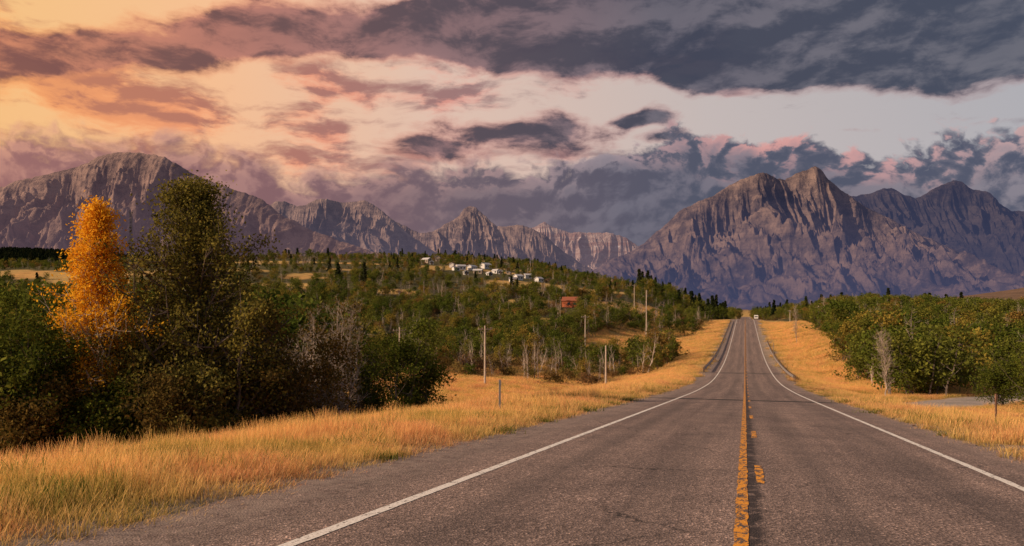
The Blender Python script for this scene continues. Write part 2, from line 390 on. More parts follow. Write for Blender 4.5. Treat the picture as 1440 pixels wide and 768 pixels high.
while t0<400:
    tt=np.linspace(t0,t0+2.2,8)
    add('dash',ribbon('dash',tt,[.135+.02*rng.random(8),.25+.02*rng.random(8)],.005,yp2 if k==0 else yp),parent=dashes);t0+=8.05;k+=1
steel=flat('galvanised_steel',(.30,.28,.28),.5,.2,.5);postm=flat('post_wood',(.16,.11,.08),.9,.3)
def guardrail(sa,ta,tb):
    e=bpy.data.objects.new('guardrail',None);sc.collection.objects.link(e)
    tt=np.arange(ta,tb,1.9);prof=[(0,.42),(.06,.47),(.0,.53),(0,.57),(.06,.63),(0,.72)]
    sg=-1 if sa<0 else 1
    Vv=[]
    for t in tt:
        for a_,h in prof:
            x,y=xy(t,sa-sg*(a_+.05));Vv.append((x,y,float(zr(t))+h+.05))
    add('rail',mesh_np('rail',Vv,grid_quads(len(tt),len(prof)),[steel],smooth=False),parent=e)
    vs=[];qs=[];nn=0
    for t in tt:
        x,y=xy(t,sa+sg*.1);v,q=box((x,y,float(hz(x,y))+.3),(.16,.16,.95));vs.append(v);qs.append(q+nn);nn+=8
    add('posts',mesh_np('posts',np.concatenate(vs),np.concatenate(qs),[postm]),parent=e)
guardrail(-5.6,118,352);guardrail(5.3,96,215)
# ---------------------------------------------------------------- tree masses
rg=np.random.default_rng(5)
HP=[]
for px,py in [(600,371),(607,373),(636,377),(648,379),(655,385),(664,380),(672,385),(688,386),(697,383),(704,389),(716,388),(729,393),(742,392),(758,398),(641,383),(683,380),(722,397),(616,368)]:
    D=hit(px,py,400,900)*(1+rg.uniform(-.03,.05));HP.append(P(px,D))
def house_clear(x,y,sc_):
    ok=np.ones(len(x),bool)
    pd=np.arctan2(x,y)
    for j,(hx,hy,_) in enumerate(HP+[P(803,300)]):
        dd=np.hypot(x,y);hd=math.hypot(hx,hy);lat=np.abs(pd-math.atan2(hx,hy))*hd
        ok&=~((lat<(4.0 if j%3 else 2.4))&(dd>hd-36)&(dd<hd+5))
    return ok
def rays(n,pa,pb,da,db,rg):
    D=np.sqrt(rg.uniform(da**2,db**2,n));x=(rg.uniform(pa,pb,n)-720)/F*D;return x,D
rg=np.random.default_rng(11)
PT=[];SC=[];IX=[]
def put(x,y,sc_,ix,keep):
    keep=keep&house_clear(x,y,sc_)
    x=x[keep];y=y[keep];PT.append(np.stack([x,y,hz(x,y)-.15],1));SC.append(sc_[keep]);IX.append(ix[keep])
def mixidx(n,rg,pr):
    k=np.array(list(pr.keys()));p=np.array(list(pr.values()),float);return rg.choice(k,n,p=p/p.sum())
decid={0:3,1:3,2:3,3:3,10:4,4:2.2,5:2.2,6:1.3,7:1.3}
def left_ok(x,y):
    t,s=ts(x,y);gmk=golden_mask(x,y)
    ok=((s<-22)&(gmk<.4))|((s<-14-3*fbm(t/9,t*0,2,8))&(t>120)&(t<178))|((s<-15)&(t>262)&(gmk<.6))
    ok&=~((t<114)&(s>-58)&(s<0)&((720+F*x/y)>612))
    return ok
for n,da,db,pr,sc0 in [(700,46,120,decid,1),(4300,115,330,decid,.92),(10500,330,900,{**decid,8:.6},.74)]:
    x,y=rays(n,-120,1060,da,db,rg);s_=sc0*rg.uniform(.5,1.15,n)*(1+.5*fbm(x/60,y/60,2,90))
    ix=mixidx(n,rg,pr);cl=fbm(x/55,y/40,2,91);ix=np.where((cl>.07)&(rg.random(n)<.7),rg.choice([4,5,6,7,4,5],n),ix)
    px=720+F*x/y;s_=np.where((px>612)&(px<900)&(y<200),s_*.8,s_)
    put(x,y,s_,ix,left_ok(x,y))
x,y=rays(12000,-150,640,1000,1750,rg);put(x,y,rg.uniform(.9,1.6,len(x)),mixidx(len(x),rg,{8:3,9:3}),(hz(x,y)>28))
x,y=rays(2400,-100,420,650,1100,rg);put(x,y,rg.uniform(.6,1.1,len(x)),mixidx(len(x),rg,{8:3,9:3,0:1,10:1}),fbm(x/90,y/90,2,5)>-.1)
x=rg.normal(-30,75,260);y=rg.normal(870,45,260);put(x,y,rg.uniform(.5,1.1,260),mixidx(260,rg,{8:3,9:3,0:1}),np.ones(260,bool))
x,y=rays(5200,860,1560,400,1300,rg);t,s=ts(x,y);put(x,y,rg.uniform(.8,1.4,len(x)),mixidx(len(x),rg,{**decid,8:1.2,9:1.2}),((s>11)|(s<-13))&((s>0)|(720+F*x/y>900)))
t=rg.uniform(560,700,110);s=rg.normal(0,18,110);x,y=xy(t,s);put(x,y,rg.uniform(.9,1.5,110),mixidx(110,rg,decid),np.abs(s)>4)
def right_ok(x,y):
    t,s=ts(x,y);return (s>14.5+3*fbm(t/14,t*0,2,4)+5*sm(130,200,t))&((720+F*x/y)>1152)&(pathdist(x,y)>5.5)&(y>78)&~((y<94)&(720+F*x/y<1230))
x,y=rays(4600,1060,1600,76,420,rg)
put(x,y,rg.uniform(.6,1.2,len(x))*(1+.35*fbm(x/14,y/14,2,33)),mixidx(len(x),rg,{0:3,1:3,2:3,3:3,10:4,6:1.3,7:1.3,4:.5}),right_ok(x,y))
x,y=rays(260,1060,1160,250,420,rg);t,s=ts(x,y);put(x,y,rg.uniform(.4,.9,len(x)),mixidx(len(x),rg,decid),(s>20))
PT=np.concatenate(PT);SC=np.concatenate(SC);IX=np.concatenate(IX);n=len(PT)
scl=np.stack([SC*rg.uniform(.85,1.25,n),SC*rg.uniform(.85,1.25,n),SC],1)
rot=np.zeros((n,3));rot[:,2]=rg.uniform(0,6.28,n);rot[:,:2]=rg.normal(size=(n,2))*.05
scatter('distant_trees',PT,rot,scl,IX,proto)
x,y=rays(620,-200,430,30,60,rg);t,s=ts(x,y);k_=(s<-25);x=x[k_];y=y[k_];n=len(x)
sc0=rg.uniform(.55,1.2,n)*np.clip(y/45,.7,1.1);r_=np.zeros((n,3));r_[:,2]=rg.uniform(0,6.28,n)
scatter('thicket',np.stack([x,y,hz(x,y)-.1],1),r_,np.stack([sc0]*3,1),mixidx(n,rg,{10:4,0:3,1:3,4:1,5:1,6:.8}),proto)
# ---------------------------------------------------------------- hero trees
def hero(name,px,D,top,maker):
    x,y,z=P(px,D);H=(HY-top)/F*D-z
    o=add(name,maker(H),(x,y,z),rng.uniform(0,6));return o
q=.86
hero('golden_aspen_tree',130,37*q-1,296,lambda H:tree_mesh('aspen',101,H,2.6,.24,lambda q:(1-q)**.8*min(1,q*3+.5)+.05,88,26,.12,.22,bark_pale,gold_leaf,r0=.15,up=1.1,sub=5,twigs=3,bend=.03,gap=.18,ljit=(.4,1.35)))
hero('cottonwood_tree',283,38*q,266,lambda H:tree_mesh('cottonwood',102,H,4.2,.1,lambda q:(1-q)**.75*min(1,q*3+.6)+.10,96,30,.14,.29,bark_dark,cotton_leaf,r0=.22,up=.8,sub=6,twigs=2,bend=.03,gap=.17,ljit=(.45,1.3)))
def bushm(seed,R,leaf,n=36,ln=24): return lambda H:tree_mesh('bush',seed,H,R*.9,.04,oval,n,ln,.15,.27,bark_dark,leaf,up=.8,sub=5,twigs=1,stems=3,gap=.15,ljit=(.5,1.3))
B=[(-25,36,425,2.6,green_leaf),(22,37,425,2.6,green_leaf),(58,35,470,2.2,green_leaf),(88,41,430,2.4,cotton_leaf),(190,42,420,2.6,cotton_leaf),(222,36,490,2.2,cotton_leaf),
   (165,35,560,1.9,green_leaf),(335,37,440,2.8,cotton_leaf),(375,39,450,2.6,brown_leaf),(408,39,500,2.2,brown_leaf),(300,35,530,2.2,cotton_leaf),(250,34,550,1.9,brown_leaf),
   (548,52,465,2.3,green_leaf),(588,54,495,1.9,green_leaf),(515,58,450,2.2,cotton_leaf),(1414,72,527,2.6,green_leaf),(1455,69,500,2.8,green_leaf),(40,34,560,1.6,brown_leaf)]
for i,(px,D,top,R,lf) in enumerate(B): hero('leafy_tree',px,D*q,top,bushm(200+i,R,lf))
for i,(px,D,top) in enumerate([(440,49,440),(462,51,425),(485,50,420),(503,53,440),(450,47,490),(425,47,470),(476,47,500),(1245,92,470),(1120,220,430)]):
    hero('bare_tree',px,D*q,top,lambda H:tree_mesh('bare_tree',300+i,H,1.6,.12,oval,44,(2 if i<7 else 0),.13,.2,twig_m,brown_leaf,r0=.07,up=1.8,sub=6,twigs=4,stems=3 if i<7 else 1,bend=.05))
# ---------------------------------------------------------------- grass
gc=bpy.data.collections.new('grass_prototypes')
def grassmat(name,stops):
    m,g,b,o_=newmat(name);lv=g.n('ShaderNodeAttribute',attribute_name='lv').outputs['Fac'];bc=g.n('ShaderNodeAttribute',attribute_name='bc').outputs['Fac']
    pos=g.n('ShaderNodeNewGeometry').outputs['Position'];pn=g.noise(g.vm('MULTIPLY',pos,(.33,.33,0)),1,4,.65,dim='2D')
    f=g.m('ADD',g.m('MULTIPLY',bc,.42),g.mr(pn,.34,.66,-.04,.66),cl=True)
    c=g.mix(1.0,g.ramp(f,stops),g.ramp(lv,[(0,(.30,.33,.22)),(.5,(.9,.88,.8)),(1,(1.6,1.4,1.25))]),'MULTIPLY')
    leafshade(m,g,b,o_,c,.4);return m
gmat=grassmat('dry_grass',[(0,(.20,.21,.055)),(.13,(.42,.34,.10)),(.32,(.68,.48,.18)),(.55,(.78,.55,.24)),(.75,(.68,.38,.18)),(.9,(.58,.27,.14)),(1,(.78,.54,.30))])
wmat=grassmat('weed_leaf',[(0,(.10,.15,.03)),(1,(.2,.2,.05))])
def clump(name,seed,nb,h,rad,w,mat,spread=.5,disc=False):
    rg=np.random.default_rng(seed)
    if disc: r=rad*np.sqrt(rg.random(nb));an=rg.uniform(0,6.283,nb);p=np.stack([r*np.cos(an),r*np.sin(an),-.03+0*r],1)
    else: p=np.concatenate([rg.normal(size=(nb,2))*rad,np.full((nb,1),-.02)],1)
    hv=1+.5*fbm(p[:,0]/.5+seed*9,p[:,1]/.5,2,seed) if disc else 1
    hh=h*rg.uniform(.4,1.2,nb)*hv;an=rg.uniform(0,6.283,nb);le=rg.uniform(.1,spread,nb)*hh
    d=np.stack([np.cos(an),np.sin(an),0*an],1);sd=np.stack([-np.sin(an),np.cos(an),0*an],1);rr=rg.uniform(-.2,.25,nb);bc=rg.random(nb)
    rows=[];A=[]
    for k in range(4):
        q=k/3;c=p+d*(le*q*q)[:,None]+np.array([0,0,1.])*(hh*q)[:,None];ww=w*(1-.75*q)
        rows+=[c-sd*ww,c+sd*ww];A+=[np.clip(q+rr,0,1)]*2
    V=np.stack(rows,1).reshape(-1,3);A=np.stack(A,1).ravel();b0=(np.arange(nb)*8)[:,None]
    Q=np.concatenate([b0+np.array([[2*k,2*k+1,2*k+3,2*k+2]]) for k in range(3)],0)
    me=mesh_np(name,V,Q,[mat],attrs={'lv':('FLOAT',A.astype(np.float32)),'bc':('FLOAT',np.repeat(bc,8).astype(np.float32))})
    gc.objects.link(bpy.data.objects.new(name,me))
for i in range(4): clump('g0%d'%i,i+1,720,.34,.85,.0038,gmat,disc=True)
clump('g04',5,34,.5,.1,.004,gmat,.35)
clump('g05',6,60,.18,.16,.004,gmat,.9)
clump('g06',7,60,.34,.2,.012,wmat,.8)
GP=[];GS=[];GI=[];GR=[]
def grass(n,ta,tb,sa,sb,s0,s1,rg,small=False):
    t=rg.uniform(ta,tb,n);s=rg.uniform(sa,sb,n);x,y=xy(t,s);px=720+F*x/np.maximum(y,.1)
    dens=fbm(x/4,y/4,3,70);edge=np.abs(s)-np.where(s<0,5.6,5.1)
    k=(y>1.0)&(px>-200)&(px<1640)&(dens>(-.45 if small else -.30))&(pathdist(x,y)>(3.2 if small else 3+.8*s1))
    if not small: k&=(edge>.75*s0)
    x=x[k];y=y[k];e=edge[k];m=len(x)
    sc_=rg.uniform(s0,s1,m);sz=np.clip(.5+.15*e,.5,.95)*(1+.6*fbm(x/2.5,y/2.5,2,71))*np.where((x>20)&(y<85),.55,1)
    if small:
        pi=rg.choice([4,5,6],m,p=[.42,.48,.10]);pi=np.where((e<.9)&(rg.random(m)<.7),5,pi);sx=sc_
    else: pi=rg.integers(0,4,m);sx=sc_
    dzx=(hz(x+.5,y)-hz(x-.5,y));dzy=(hz(x,y+.5)-hz(x,y-.5));R=[]
    for i in range(m):
        nrm=Vector((-dzx[i],-dzy[i],1)).normalized();q=Vector((0,0,1)).rotation_difference(nrm)@Quaternion((0,0,1),rg.uniform(0,6.28));R.append(tuple(q.to_euler()))
    GP.append(np.stack([x,y,hz(x,y)],1));GS.append(np.stack([sx,sx,sz*sx**.5],1));GI.append(pi);GR.append(np.array(R))
rg=np.random.default_rng(21)
grass(1200,0,22,-24,-5.5,.75,1.1,rg);grass(1100,20,50,-34,-5.5,1.1,1.6,rg);grass(2200,48,130,-60,-5.5,1.8,2.6,rg)
grass(1000,128,360,-45,-5.6,2.6,3.6,rg);grass(900,10,60,5.2,34,1.0,1.6,rg);grass(900,58,130,5.2,26,1.7,2.5,rg);grass(1000,128,360,5.4,34,2.6,3.6,rg)
grass(4200,1,28,-16,-5.3,.7,1.2,rg,True);grass(2500,26,90,-12,-5.4,1.,1.8,rg,True);grass(3500,14,90,4.9,14,1.,1.7,rg,True)
GP=np.concatenate(GP);GS=np.concatenate(GS);GI=np.concatenate(GI);GR=np.concatenate(GR)
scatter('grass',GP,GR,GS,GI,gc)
# ---------------------------------------------------------------- mountains
def rockmat(name,base,light,dark,haze,h0,h1,z1,red=0,snow=0):
    m,g,b,o_=newmat(name)
    tc=g.n('ShaderNodeNewGeometry');pos=tc.outputs['Position'];se=g.n('ShaderNodeSeparateXYZ');g.L(pos,se.inputs[0]);z=se.outputs[2]
    nz=g.n('ShaderNodeSeparateXYZ');g.L(tc.outputs['Normal'],nz.inputs[0])
    n1=g.noise(pos,.0025,6,.62);n2=g.noise(g.vm('MULTIPLY',pos,(.012,.012,.012)),1,7,.72)
    st=g.noise(g.vm('MULTIPLY',g.vm('ADD',pos,g.vm('MULTIPLY',g.noise(pos,.002,3,.6,col=True),(60,60,160))),(.0009,.0009,.022)),1,4,.65)
    c=g.mix(g.mr(n1,.35,.65),base,light);c=g.mix(g.mr(st,.45,.6,0,.35),c,dark)
    c=g.mix(g.mr(n2,.52,.60,0,.65),c,light);c=g.mix(g.mr(n2,.48,.38,0,.6),c,dark)
    if red: c=g.mix(g.m('MULTIPLY',g.mr(st,.5,.58),red),c,(.24,.10,.08))
    fo=g.m('MULTIPLY',g.mr(g.m('ADD',z,g.m('MULTIPLY',n1,z1*.7)),z1*.42,z1*.8,1,0),g.mr(nz.outputs[2],.5,.75))
    c=g.mix(g.m('MULTIPLY',fo,.8),c,g.mix(n2,(.035,.028,.027),(.13,.085,.075)))
    if snow: c=g.mix(g.m('MULTIPLY',g.mr(n2,.61,.64),g.mr(z,z1*.5,z1*.8,0,snow)),c,(.75,.7,.72))
    g.L(c,b.inputs['Base Color']);g.L(g.bump(n2,1.,36),b.inputs['Normal']);b.inputs['Roughness'].default_value=1;b.inputs['Specular IOR Level'].default_value=0
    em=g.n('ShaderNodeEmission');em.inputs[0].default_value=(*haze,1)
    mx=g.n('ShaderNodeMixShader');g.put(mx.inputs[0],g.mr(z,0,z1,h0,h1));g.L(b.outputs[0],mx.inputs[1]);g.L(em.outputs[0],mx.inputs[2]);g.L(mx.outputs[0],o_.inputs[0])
    return m
def mountain(name,D,pf,W,back,carve,seed,mat,fs=1.,nx=820,ny=320,ex=1.25):
    pf=np.array(pf,float);xs=(pf[:,0]-720)/F*D;zs=(HY-pf[:,1])/F*D
    x=np.linspace(xs[0],xs[-1],nx);d=np.concatenate([-np.linspace(back,0,20)[:-1],W*np.linspace(0,1,ny)**1.25])
    X,Dd=np.meshgrid(x,d,indexing='ij')
    Zc=np.interp(X,xs,zs)+zs.max()*.022*fbm(X/(110*fs),X*0,5,seed+3,.65)
    cy=D+W*.10*fbm(X/(900*fs),X*0,3,seed+5)
    Y=cy-Dd
    q=np.clip(Dd/W,0,1)
    q2=np.clip(q*(1+.8*fbm(X/(620*fs),Y/(3600*fs),3,seed+8)*sm(0,.3,q)),0,1)
    f=np.where(Dd>=0,(1-q2)**ex,1+Dd/back*.8)
    wx=X+320*fs*fbm(X/(800*fs),Y/(800*fs),3,seed+1)
    wy=Y+320*fs*fbm(X/(800*fs)+9,Y/(800*fs),3,seed+2)
    r=ridged(wx/(620*fs),wy/(1700*fs),6,seed,.6)
    r2=ridged(wx/(200*fs),wy/(560*fs),5,seed+50,.65)
    env=sm(0,.2,q)*(1-sm(.7,1,q)*.8)*f**.4
    h=Zc*f-carve*Zc*env*(1-r)*2.1-carve*1.0*Zc*sm(0,.07,q)*(1-sm(.7,1,q))*f**.6*(1-r2)
    tw=zs.max()*.11;hh=h/tw+.9*fbm(X/700,Y/700,3,seed+20);fr=hh-np.floor(hh);h=h+tw*.28*(sm(.25,.75,fr)-fr)*sm(.35,.6,h/zs.max())*sm(.02,.1,q)
    h=np.maximum(h,-20)
    add(name,mesh_np(name,np.stack([X,Y,h],2).reshape(-1,3),grid_quads(*X.shape),[mat],smooth=True))
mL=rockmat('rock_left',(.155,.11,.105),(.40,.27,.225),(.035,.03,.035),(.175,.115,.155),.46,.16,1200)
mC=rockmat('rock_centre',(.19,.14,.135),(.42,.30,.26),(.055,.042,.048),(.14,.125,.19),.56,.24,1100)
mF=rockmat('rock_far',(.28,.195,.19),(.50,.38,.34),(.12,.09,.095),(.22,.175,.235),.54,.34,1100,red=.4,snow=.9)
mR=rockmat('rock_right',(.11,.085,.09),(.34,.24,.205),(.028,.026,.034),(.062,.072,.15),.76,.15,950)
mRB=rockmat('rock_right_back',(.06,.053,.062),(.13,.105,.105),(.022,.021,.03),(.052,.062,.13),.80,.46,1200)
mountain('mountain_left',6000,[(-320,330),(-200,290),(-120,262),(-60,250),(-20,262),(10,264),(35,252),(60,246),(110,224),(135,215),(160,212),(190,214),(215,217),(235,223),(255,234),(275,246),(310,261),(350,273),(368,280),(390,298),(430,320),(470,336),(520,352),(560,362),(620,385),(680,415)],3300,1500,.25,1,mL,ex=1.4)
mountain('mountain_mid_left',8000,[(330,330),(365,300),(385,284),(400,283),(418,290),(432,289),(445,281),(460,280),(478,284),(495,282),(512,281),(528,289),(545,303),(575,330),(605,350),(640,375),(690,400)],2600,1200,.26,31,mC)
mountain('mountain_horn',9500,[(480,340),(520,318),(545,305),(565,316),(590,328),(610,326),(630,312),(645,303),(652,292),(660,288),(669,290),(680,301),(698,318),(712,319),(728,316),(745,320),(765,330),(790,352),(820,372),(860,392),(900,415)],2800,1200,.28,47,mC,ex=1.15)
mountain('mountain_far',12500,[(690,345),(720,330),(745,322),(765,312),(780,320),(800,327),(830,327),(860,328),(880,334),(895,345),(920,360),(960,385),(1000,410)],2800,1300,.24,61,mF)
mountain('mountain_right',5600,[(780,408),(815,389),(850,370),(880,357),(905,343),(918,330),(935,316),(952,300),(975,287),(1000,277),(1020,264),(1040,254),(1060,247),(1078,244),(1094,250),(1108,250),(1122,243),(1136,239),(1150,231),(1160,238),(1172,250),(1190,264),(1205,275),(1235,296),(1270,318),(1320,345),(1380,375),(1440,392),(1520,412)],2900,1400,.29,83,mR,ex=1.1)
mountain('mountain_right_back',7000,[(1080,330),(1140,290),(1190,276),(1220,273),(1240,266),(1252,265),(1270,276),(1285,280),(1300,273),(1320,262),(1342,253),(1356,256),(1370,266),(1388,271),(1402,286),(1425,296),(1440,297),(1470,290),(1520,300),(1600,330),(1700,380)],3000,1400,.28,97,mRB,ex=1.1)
# ---------------------------------------------------------------- buildings
def house(name,pos,w,l,h,rot,wallc,roofc):
    x,y,z=pos;e=bpy.data.objects.new(name,None);sc.collection.objects.link(e);e.location=(x,y,z-.3);e.rotation_euler=(0,0,rot)
    v,q=box((0,0,h/2),(w,l,h));add('walls',mesh_np('walls',v,q,[wallc]),parent=e)
    rh=w*.3;o=.3
    rv=np.array([(-w/2-o,-l/2-o,h-.12),(0,-l/2-o,h+rh),(w/2+o,-l/2-o,h-.12),(-w/2-o,l/2+o,h-.12),(0,l/2+o,h+rh),(w/2+o,l/2+o,h-.12),
                 (-w/2-o,-l/2-o,h+.12),(0,-l/2-o,h+rh+.24),(w/2+o,-l/2-o,h+.12),(-w/2-o,l/2+o,h+.12),(0,l/2+o,h+rh+.24),(w/2+o,l/2+o,h+.12)],float)
    rq=[(0,1,4,3),(1,2,5,4),(6,9,10,7),(7,10,11,8),(0,3,9,6),(2,8,11,5),(0,6,7,1),(1,7,8,2),(3,4,10,9),(4,5,11,10)]
    add('roof',mesh_np('roof',rv,rq,[roofc]),parent=e)
    gv=np.array([(-w/2,-l/2,h),(w/2,-l/2,h),(0,-l/2,h+rh-.05),(0,-l/2,h+rh-.05),(-w/2,l/2,h),(w/2,l/2,h),(0,l/2,h+rh-.05),(0,l/2,h+rh-.05)],float)
    add('gables',mesh_np('gables',gv,[(0,1,2,3),(4,5,6,7)],[wallc]),parent=e)
    vs=[];qs=[];k=0
    for yy in np.arange(-l/2+1.2,l/2-.8,2.2):
        for sx in(-1,1):
            v,q=box((sx*w/2,yy,h*.58),(.12,1.0,.9));vs.append(v);qs.append(q+k);k+=8
    for xx in(-w*.3,w*.3):
        v,q=box((xx,-l/2,h*.58),(.8,.12,.9));vs.append(v);qs.append(q+k);k+=8
    add('windows',mesh_np('windows',np.concatenate(vs),np.concatenate(qs),[glass]),parent=e)
    v,q=box((0,-l/2,1.0),(.9,.14,2.0));add('door',mesh_np('door',v,q,[doorm]),parent=e)
glass=flat('window_glass',(.04,.05,.06),.15,.1);doorm=flat('door_paint',(.12,.08,.06),.6)
whitew=flat('white_siding',(.66,.63,.62),.7,.08);greyr=flat('grey_roof',(.22,.21,.23),.8);redw=flat('red_siding',(.46,.13,.06),.8,.2);tanw=flat('tan_siding',(.32,.25,.2),.8);brownr=flat('brown_roof',(.28,.09,.05),.8);whr=flat('white_roof',(.52,.50,.51),.6)
rg=np.random.default_rng(5)
for pos in HP:
    k=pos[1]/600*rg.uniform(.65,1.2);house('white_house',pos,k*(3.2+rg.uniform(-.4,.8)),k*(5.6+rg.uniform(-1.5,3)),k*2.6,rg.uniform(0,3.1),[whitew,whitew,tanw][rg.integers(3)],[whr,greyr,whr][rg.integers(3)])
house('red_house',P(803,300),4.4,6,2.5,1.3,redw,brownr)
house('white_cabin',P(1275,420),4,7,2.6,1.,whitew,greyr)
# ---------------------------------------------------------------- poles
polem=flat('pole_wood',(.46,.37,.30),.9,.25);metal=flat('grey_metal',(.32,.31,.31),.5,.15,.3)
def pole(px,D,top,arm=True,name='utility_pole'):
    x,y,z=P(px,D);H=(HY-top)/F*D-z
    segs=[((0,0,-.5),(0,0,H),.17,.11)]
    V,Q=tubes(segs,8)
    parts=[(V,Q)]
    if arm:
        parts.append(box((0,0,H-.5),(2.0,.10,.12)))
        for a_ in(-.9,-.4,.4,.9): parts.append(box((a_,0,H-.34),(.09,.09,.18)))
        parts.append(tubes([((-.7,.07,H-.5),(0,.1,H-1.1),.025,.025),((.7,.07,H-.5),(0,.1,H-1.1),.025,.025)],4))
    vs=[];qs=[];k=0
    for v,q in parts: vs.append(v);qs.append(np.asarray(q)+k);k+=len(v)
    add(name,mesh_np(name,np.concatenate(vs),np.concatenate(qs),[polem]),(x,y,z),.35)
    return x,y,z+H
pp=[pole(*a_) for a_ in [(682,112,458),(852,118,486,False),(823,190,443),(909,200,408,False),(878,300,428),(892,330,400),(946,480,415),(1151,215,430),(1111,330,436),(1198,420,430),(562,120,460)]]
x,y,z=P(184,900);H=(HY-298)/F*900-z
segs=[];
for i in range(12):
    a_=H*i/12;b_=H*(i+1)/12
    c4=[(-.9,-.9),(.9,-.9),(.9,.9),(-.9,.9)]
    for j in range(4):
        (p,q_),(p2,q2)=c4[j],c4[(j+1)%4];segs.append(((p,q_,a_),(p,q_,b_),.2,.2));segs.append(((p,q_,a_),(p2,q2,b_),.1,.1))
segs+=[((-2,0,H-2),(-2,0,H+2),.3,.3),((2,0,H-2),(2,0,H+2),.3,.3),((-2,0,H),(2,0,H),.15,.15),((0,-2,H),(0,2,H),.15,.15)]
V,Q=tubes(segs,4);add('radio_mast',mesh_np('radio_mast',V,Q,[flat('dark_metal',(.06,.06,.07),.6)]),(x,y,z))
def post(px,D,top,name,mat):
    x,y,z=P(px,D);H=(HY-top)/F*D-z
    prof=[(-.03,0),(-.03,.03),(-.012,.03),(-.012,.008),(.012,.008),(.012,.03),(.03,.03),(.03,0)]
    V=[(a_,b_,-.3) for a_,b_ in prof]+[(a_,b_,H) for a_,b_ in prof];n=len(prof);Q=[(i,(i+1)%n,n+(i+1)%n,n+i) for i in range(n)]
    V=np.array(V,float);v,q=box((0,-.012,H-.12),(.075,.012,.13))
    add(name,mesh_np(name,np.concatenate([V,v]),np.concatenate([np.array(Q),q+len(V)]),[mat]),(x,y,z),.2)
rust=flat('rusty_steel',(.22,.12,.08),.8,.3)
post(703,25.5,534,'delineator_post',metal);post(1401,26,554,'delineator_post',rust);post(1088,150,482,'delineator_post',metal);post(1070,235,458,'delineator_post',metal)
def vehicle(t,s,colr,name,h=2.6,w=2.2,l=6.5):
    import bmesh
    x,y=xy(t,s);e=bpy.data.objects.new(name,None);sc.collection.objects.link(e);e.location=(x,y,float(zr(t)));e.rotation_euler=(0,0,-math.atan2(DX,DY))
    pr=np.array([(-l/2,.5),(l/2,.5),(l/2,1.3*h/2.6),(l/2-1.3,1.45*h/2.6),(l/2-1.8,h*.93),(l/2-2.3,h),(-l/2+.1,h),(-l/2,h-.15)])
    bm=bmesh.new();vl=[bm.verts.new((-w/2,a_,b_)) for a_,b_ in pr];vr=[bm.verts.new((w/2,a_,b_)) for a_,b_ in pr]
    bm.faces.new(vl);bm.faces.new(vr[::-1])
    for i in range(len(pr)): j=(i+1)%len(pr);bm.faces.new((vl[i],vr[i],vr[j],vl[j]))
    me=bpy.data.meshes.new('body');bm.to_mesh(me);me.materials.append(colr);add('body',me,parent=e)
    v,q=box((0,-l/2,h*.65),(w*.75,.04,.22*h));add('rear_window',mesh_np('rw',v,q,[glass]),parent=e)
    segs=[((sx*(w/2-.25),yy,.38),(sx*(w/2+.02),yy,.38),.38,.38) for sx in(-1,1) for yy in(-l*.32,l*.3)]
    V,Q=tubes(segs,14);add('wheels',mesh_np('wheels',V,Q,[glass]),parent=e)
vehicle(440,5.5,whitew,'white_van',2.3,2.0,5.5)
# ---------------------------------------------------------------- camera
cam=bpy.data.cameras.new('camera');co=bpy.data.objects.new('camera',cam);sc.collection.objects.link(co);sc.camera=co
co.rotation_euler=(math.radians(90),0,0);cam.sensor_width=36;cam.lens=36*F/1440;cam.shift_y=(HY-384)/1440;cam.clip_end=60000;cam.clip_start=.1
# ---------------------------------------------------------------- sun
EL=25;AZ=-110
sd=Vector((math.sin(math.radians(AZ))*math.cos(math.radians(EL)),math.cos(math.radians(AZ))*math.cos(math.radians(EL)),math.sin(math.radians(EL))))
su_=bpy.data.lights.new('sun','SUN');su_.energy=5;su_.angle=math.radians(.6);su_.color=(1,.74,.50)
so=bpy.data.objects.new('sun',su_);sc.collection.objects.link(so);so.rotation_euler=sd.to_track_quat('Z','Y').to_euler()
# ---------------------------------------------------------------- sky
w=bpy.data.worlds.new('World');sc.world=w;w.use_nodes=True;nt=w.node_tree;g=G(nt);bg=nt.nodes['Background']
w.cycles.sampling_method='NONE'
sky=g.n('ShaderNodeTexSky',sky_type='NISHITA',sun_disc=False,sun_elevation=math.radians(EL),sun_rotation=math.radians(AZ))
nish=g.mix(1.0,sky.outputs[0],(.1,.1,.1),'MULTIPLY')
d=g.n('ShaderNodeTexCoord').outputs['Generated'];se=g.n('ShaderNodeSeparateXYZ');g.L(d,se.inputs[0]);x,y,z=se.outputs
az=g.m('MULTIPLY',g.m('ARCTAN2',x,y),57.2958);el=g.m('MULTIPLY',g.m('ARCSINE',z),57.2958)
cb=g.n('ShaderNodeCombineXYZ');g.L(az,cb.inputs[0]);g.L(el,cb.inputs[1]);Pv=cb.outputs[0]
def conv(px,py):
    a_=math.atan((px-720)/F);return math.degrees(a_),math.degrees(math.atan((HY-py)/F*math.cos(a_)))
K=1/19.7
a01=g.mr(az,-34,34)
wn=g.scl(g.vm('SUBTRACT',g.noise(Pv,.13,3,.5,col=True,dim='2D'),(.5,.5,.5)),3.2)
Pw=g.vm('ADD',Pv,g.vm('MULTIPLY',wn,(1,.5,0)))
sw=g.n('ShaderNodeSeparateXYZ');g.L(Pw,sw.inputs[0]);elw=sw.outputs[1];a01w=g.mr(sw.outputs[0],-34,34)
def ell(px,py,rx,ry,s=1,rot=0):
    a_,e_=conv(px,py);mp=g.n('ShaderNodeMapping',vector_type='TEXTURE');mp.inputs['Location'].default_value=(a_,e_,0);mp.inputs['Rotation'].default_value=(0,0,math.radians(rot));mp.inputs['Scale'].default_value=(rx*K,ry*K,1)
    g.L(Pw,mp.inputs['Vector']);return g.mr(g.vm('LENGTH',mp.outputs[0]),1.6,.0,0,s,True)
